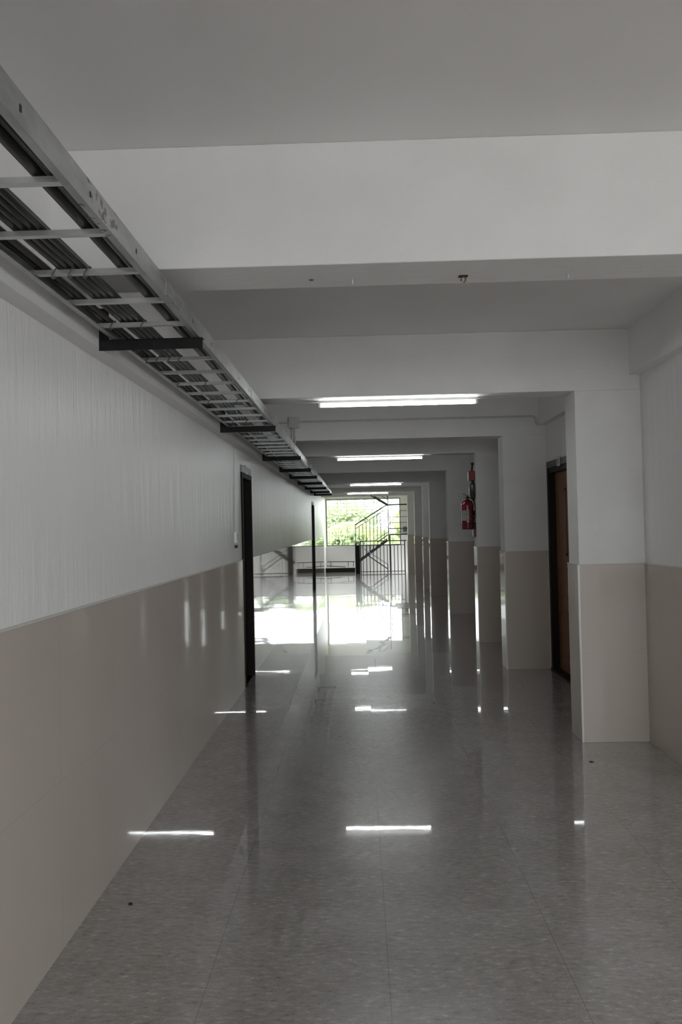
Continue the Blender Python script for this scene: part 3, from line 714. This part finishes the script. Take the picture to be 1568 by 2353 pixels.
# ------------------------------------------------------------------ outside
struct(MB().box(-60, 60, END + .5, 110, -3.4, -3.2).build('ground', grassm), 'green ground outside below the window', 'ground')
struct(MB().box(-60, 60, -60, END + .5, -3.4, -3.2).build('ground', conc), 'grey paved ground around the building', 'ground')
def tree(x, y, z0, h, rad, m, label, name='leafy_tree', n=7000, size=.30, seed=1, squash=1.0):
    rnd = random.Random(seed); t = empty(name, (x, y, z0), label, 'tree')
    b = MB()
    b.tube([(x, y, z0), (x + .1, y, z0 + h * .35), (x - .05, y, z0 + h * .65)], [rad * .09, rad * .06, rad * .03], 10)
    for k in range(6):
        a = k * 1.05 + rnd.random(); b.tube([(x, y, z0 + h * .4), (x + rad * .5 * math.cos(a), y + rad * .5 * math.sin(a), z0 + h * .7)], [rad * .035, rad * .012], 6)
    rel(b, 'trunk', bark, t, smooth=True)
    b = MB(); cs = []
    for k in range(14):
        a = rnd.random() * 6.28; q = rnd.random() ** .5
        cs.append((x + rad * .75 * q * math.cos(a), y + rad * .75 * q * math.sin(a), z0 + h * (.38 + .5 * rnd.random()) , rad * (.28 + .22 * rnd.random())))
    for k in range(n):
        c = rnd.choice(cs); d = Vector((rnd.gauss(0, 1), rnd.gauss(0, 1), rnd.gauss(0, 1) * squash)).normalized()
        p = Vector(c[:3]) + d * c[3] * (.75 + .3 * rnd.random())
        u = Vector((rnd.gauss(0, 1), rnd.gauss(0, 1), rnd.gauss(0, .6))).normalized(); v = u.cross(d).normalized(); u = v.cross(d + u * .5).normalized()
        s = size * (.6 + .8 * rnd.random())
        vs = [b.bm.verts.new(p + q) for q in (-u * s * .5, v * s * .22, u * s * .5, -v * s * .22)]
        b.bm.faces.new(vs)
    bm = b.bm; me = bpy.data.meshes.new('crown')
    for v in bm.verts: v.co -= t.location
    bm.to_mesh(me); bm.free(); me.materials.append(m)
    o = bpy.data.objects.new('crown', me); C.objects.link(o); o.parent = t
    return t
tree(-1.3, 44, -3.2, 6.0, 2.7, leaf_mid, 'fresh green tree behind the left part of the end window', seed=3)
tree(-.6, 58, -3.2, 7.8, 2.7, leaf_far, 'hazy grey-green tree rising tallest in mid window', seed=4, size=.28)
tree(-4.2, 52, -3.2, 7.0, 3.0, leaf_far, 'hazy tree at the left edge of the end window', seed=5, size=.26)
tree(3.4, 46, -3.2, 5.6, 2.0, leaf_yel, 'yellow-green tree behind the stair landing', seed=6)
tree(-2.0, 36, -3.2, 4.6, 1.35, leaf_mid, 'low bushy green tree nearest the left window corner', seed=8, n=4500)
tree(1.7, 37, -3.2, 4.3, 1.35, leaf_mid, 'low bushy green tree below the stair landing', seed=9, n=4500)

# palm with a big arching frond in front of the window
pm = empty('coconut_palm', (2.3, 30.2, -3.2), 'coconut palm whose long frond arches across the end window', 'palm tree')
rel(MB().tube([(2.3, 30.2, -3.2), (2.15, 30.0, -1.6), (1.95, 29.7, .2)], [.2, .15, .13], 14), 'trunk', bark, pm, smooth=True)
def frond(pts, ll, seed, name='frond'):
    rnd = random.Random(seed); pts = [Vector(p) for p in pts]
    # smooth the rib
    P2 = []
    for i in range(len(pts) - 1):
        p0 = pts[max(i - 1, 0)]; p1 = pts[i]; p2 = pts[i + 1]; p3 = pts[min(i + 2, len(pts) - 1)]
        for k in range(10):
            t = k / 10; P2.append(.5 * ((2 * p1) + (p2 - p0) * t + (2 * p0 - 5 * p1 + 4 * p2 - p3) * t * t + (3 * p1 - p0 - 3 * p2 + p3) * t ** 3))
    P2.append(pts[-1]); n = len(P2)
    rib = rel(MB().tube(P2, [.028 * (1 - .8 * i / n) + .004 for i in range(n)], 8), name, rachis_m, pm, smooth=True)
    b = MB()
    for i in range(4, n):
        d = (P2[min(i + 1, n - 1)] - P2[i - 1]).normalized()
        for sgn in (-1, 1):
            for h in (0, .5):
                p = P2[i] + (P2[min(i + 1, n - 1)] - P2[i]) * h
                L_ = ll * (.75 + .35 * rnd.random()) * (1 - .45 * (i / n) ** 3)
                sd = Vector((0, 1, 0)) * sgn
                mid = p + d * L_ * .25 + sd * L_ * .22 + Vector((0, 0, -.12 * L_)); tip = p + d * L_ * (.42 + .1 * rnd.random()) + sd * L_ * .28 + Vector((0, 0, -L_ * (.75 + .15 * rnd.random())))
                wv = d * .024
                vs = [b.bm.verts.new(q) for q in (p - wv * .6, mid - wv, tip, mid + wv, p + wv * .6)]
                b.bm.faces.new([vs[0], vs[1], vs[3], vs[4]]); b.bm.faces.new([vs[1], vs[2], vs[3]])
    for v in b.bm.verts: v.co -= pm.location
    me = bpy.data.meshes.new('leaflets'); b.bm.to_mesh(me); b.bm.free(); me.materials.append(palm_leaf)
    o = bpy.data.objects.new('leaflets', me); C.objects.link(o); o.parent = rib
top = (1.95, 29.7, .25)
frond([top, (1.2, 29.3, 1.05), (.45, 29.1, 1.55), (-.35, 29.0, 1.66), (-1.15, 28.9, 1.42), (-1.9, 28.8, .9)], .85, 1)
frond([top, (1.6, 29.4, .9), (1.1, 29.0, 1.3), (.6, 28.6, 1.2), (.2, 28.2, .8)], .6, 2)
frond([top, (2.3, 29.7, 1.3), (2.7, 29.8, 1.9), (3.4, 29.9, 1.9), (4.2, 30, 1.3)], .8, 3)
frond([top, (1.9, 30.4, 1.3), (1.7, 31.2, 1.8), (1.4, 32.2, 1.7), (1.1, 33.2, 1.1)], .8, 4)
# banana plant: broad bright leaves
bn = empty('banana_plant', (.75, 31.5, -3.2), 'banana plant with bright yellow-green leaves behind the stair', 'plant')
rel(MB().tube([(.75, 31.5, -3.2), (.72, 31.5, -.2), (.70, 31.5, .5)], [.13, .10, .05], 12), 'stem', leaf_mid, bn, smooth=True)
def banana(a, ln, rise, wd):
    b = MB(); n = 12; rows = []
    for k in range(n + 1):
        t = k / n; r = ln * t
        c = Vector((.70 + math.cos(a) * r, 31.5 + math.sin(a) * r * .6, .45 + rise * math.sin(t * 2.3)))
        w_ = wd * math.sin(math.pi * min(1, t * .93 + .07)) ** .6 + .01
        sd = Vector((-math.sin(a), math.cos(a), 0))
        if abs(sd.x) < .5: sd = Vector((.5 * (1 if sd.x >= 0 else -1), sd.y, 0)).normalized()
        rows.append([b.bm.verts.new(c - sd * w_ + Vector((0, 0, -w_ * .5))), b.bm.verts.new(c), b.bm.verts.new(c + sd * w_ + Vector((0, 0, -w_ * .5)))])
    for p, q in zip(rows, rows[1:]):
        for j in (0, 1): b.bm.faces.new([p[j], p[j + 1], q[j + 1], q[j]])
    o = rel(b, 'leaf', leaf_yel, bn, smooth=True)
for a, ln, rise, wd in ((2.9, .7, .8, .15), (2.2, .6, .9, .15), (4.4, .6, 1.05, .17), (1.2, .6, .9, .15), (.3, .7, .75, .15), (5.4, .6, .8, .15)):
    banana(a, ln, rise, wd)
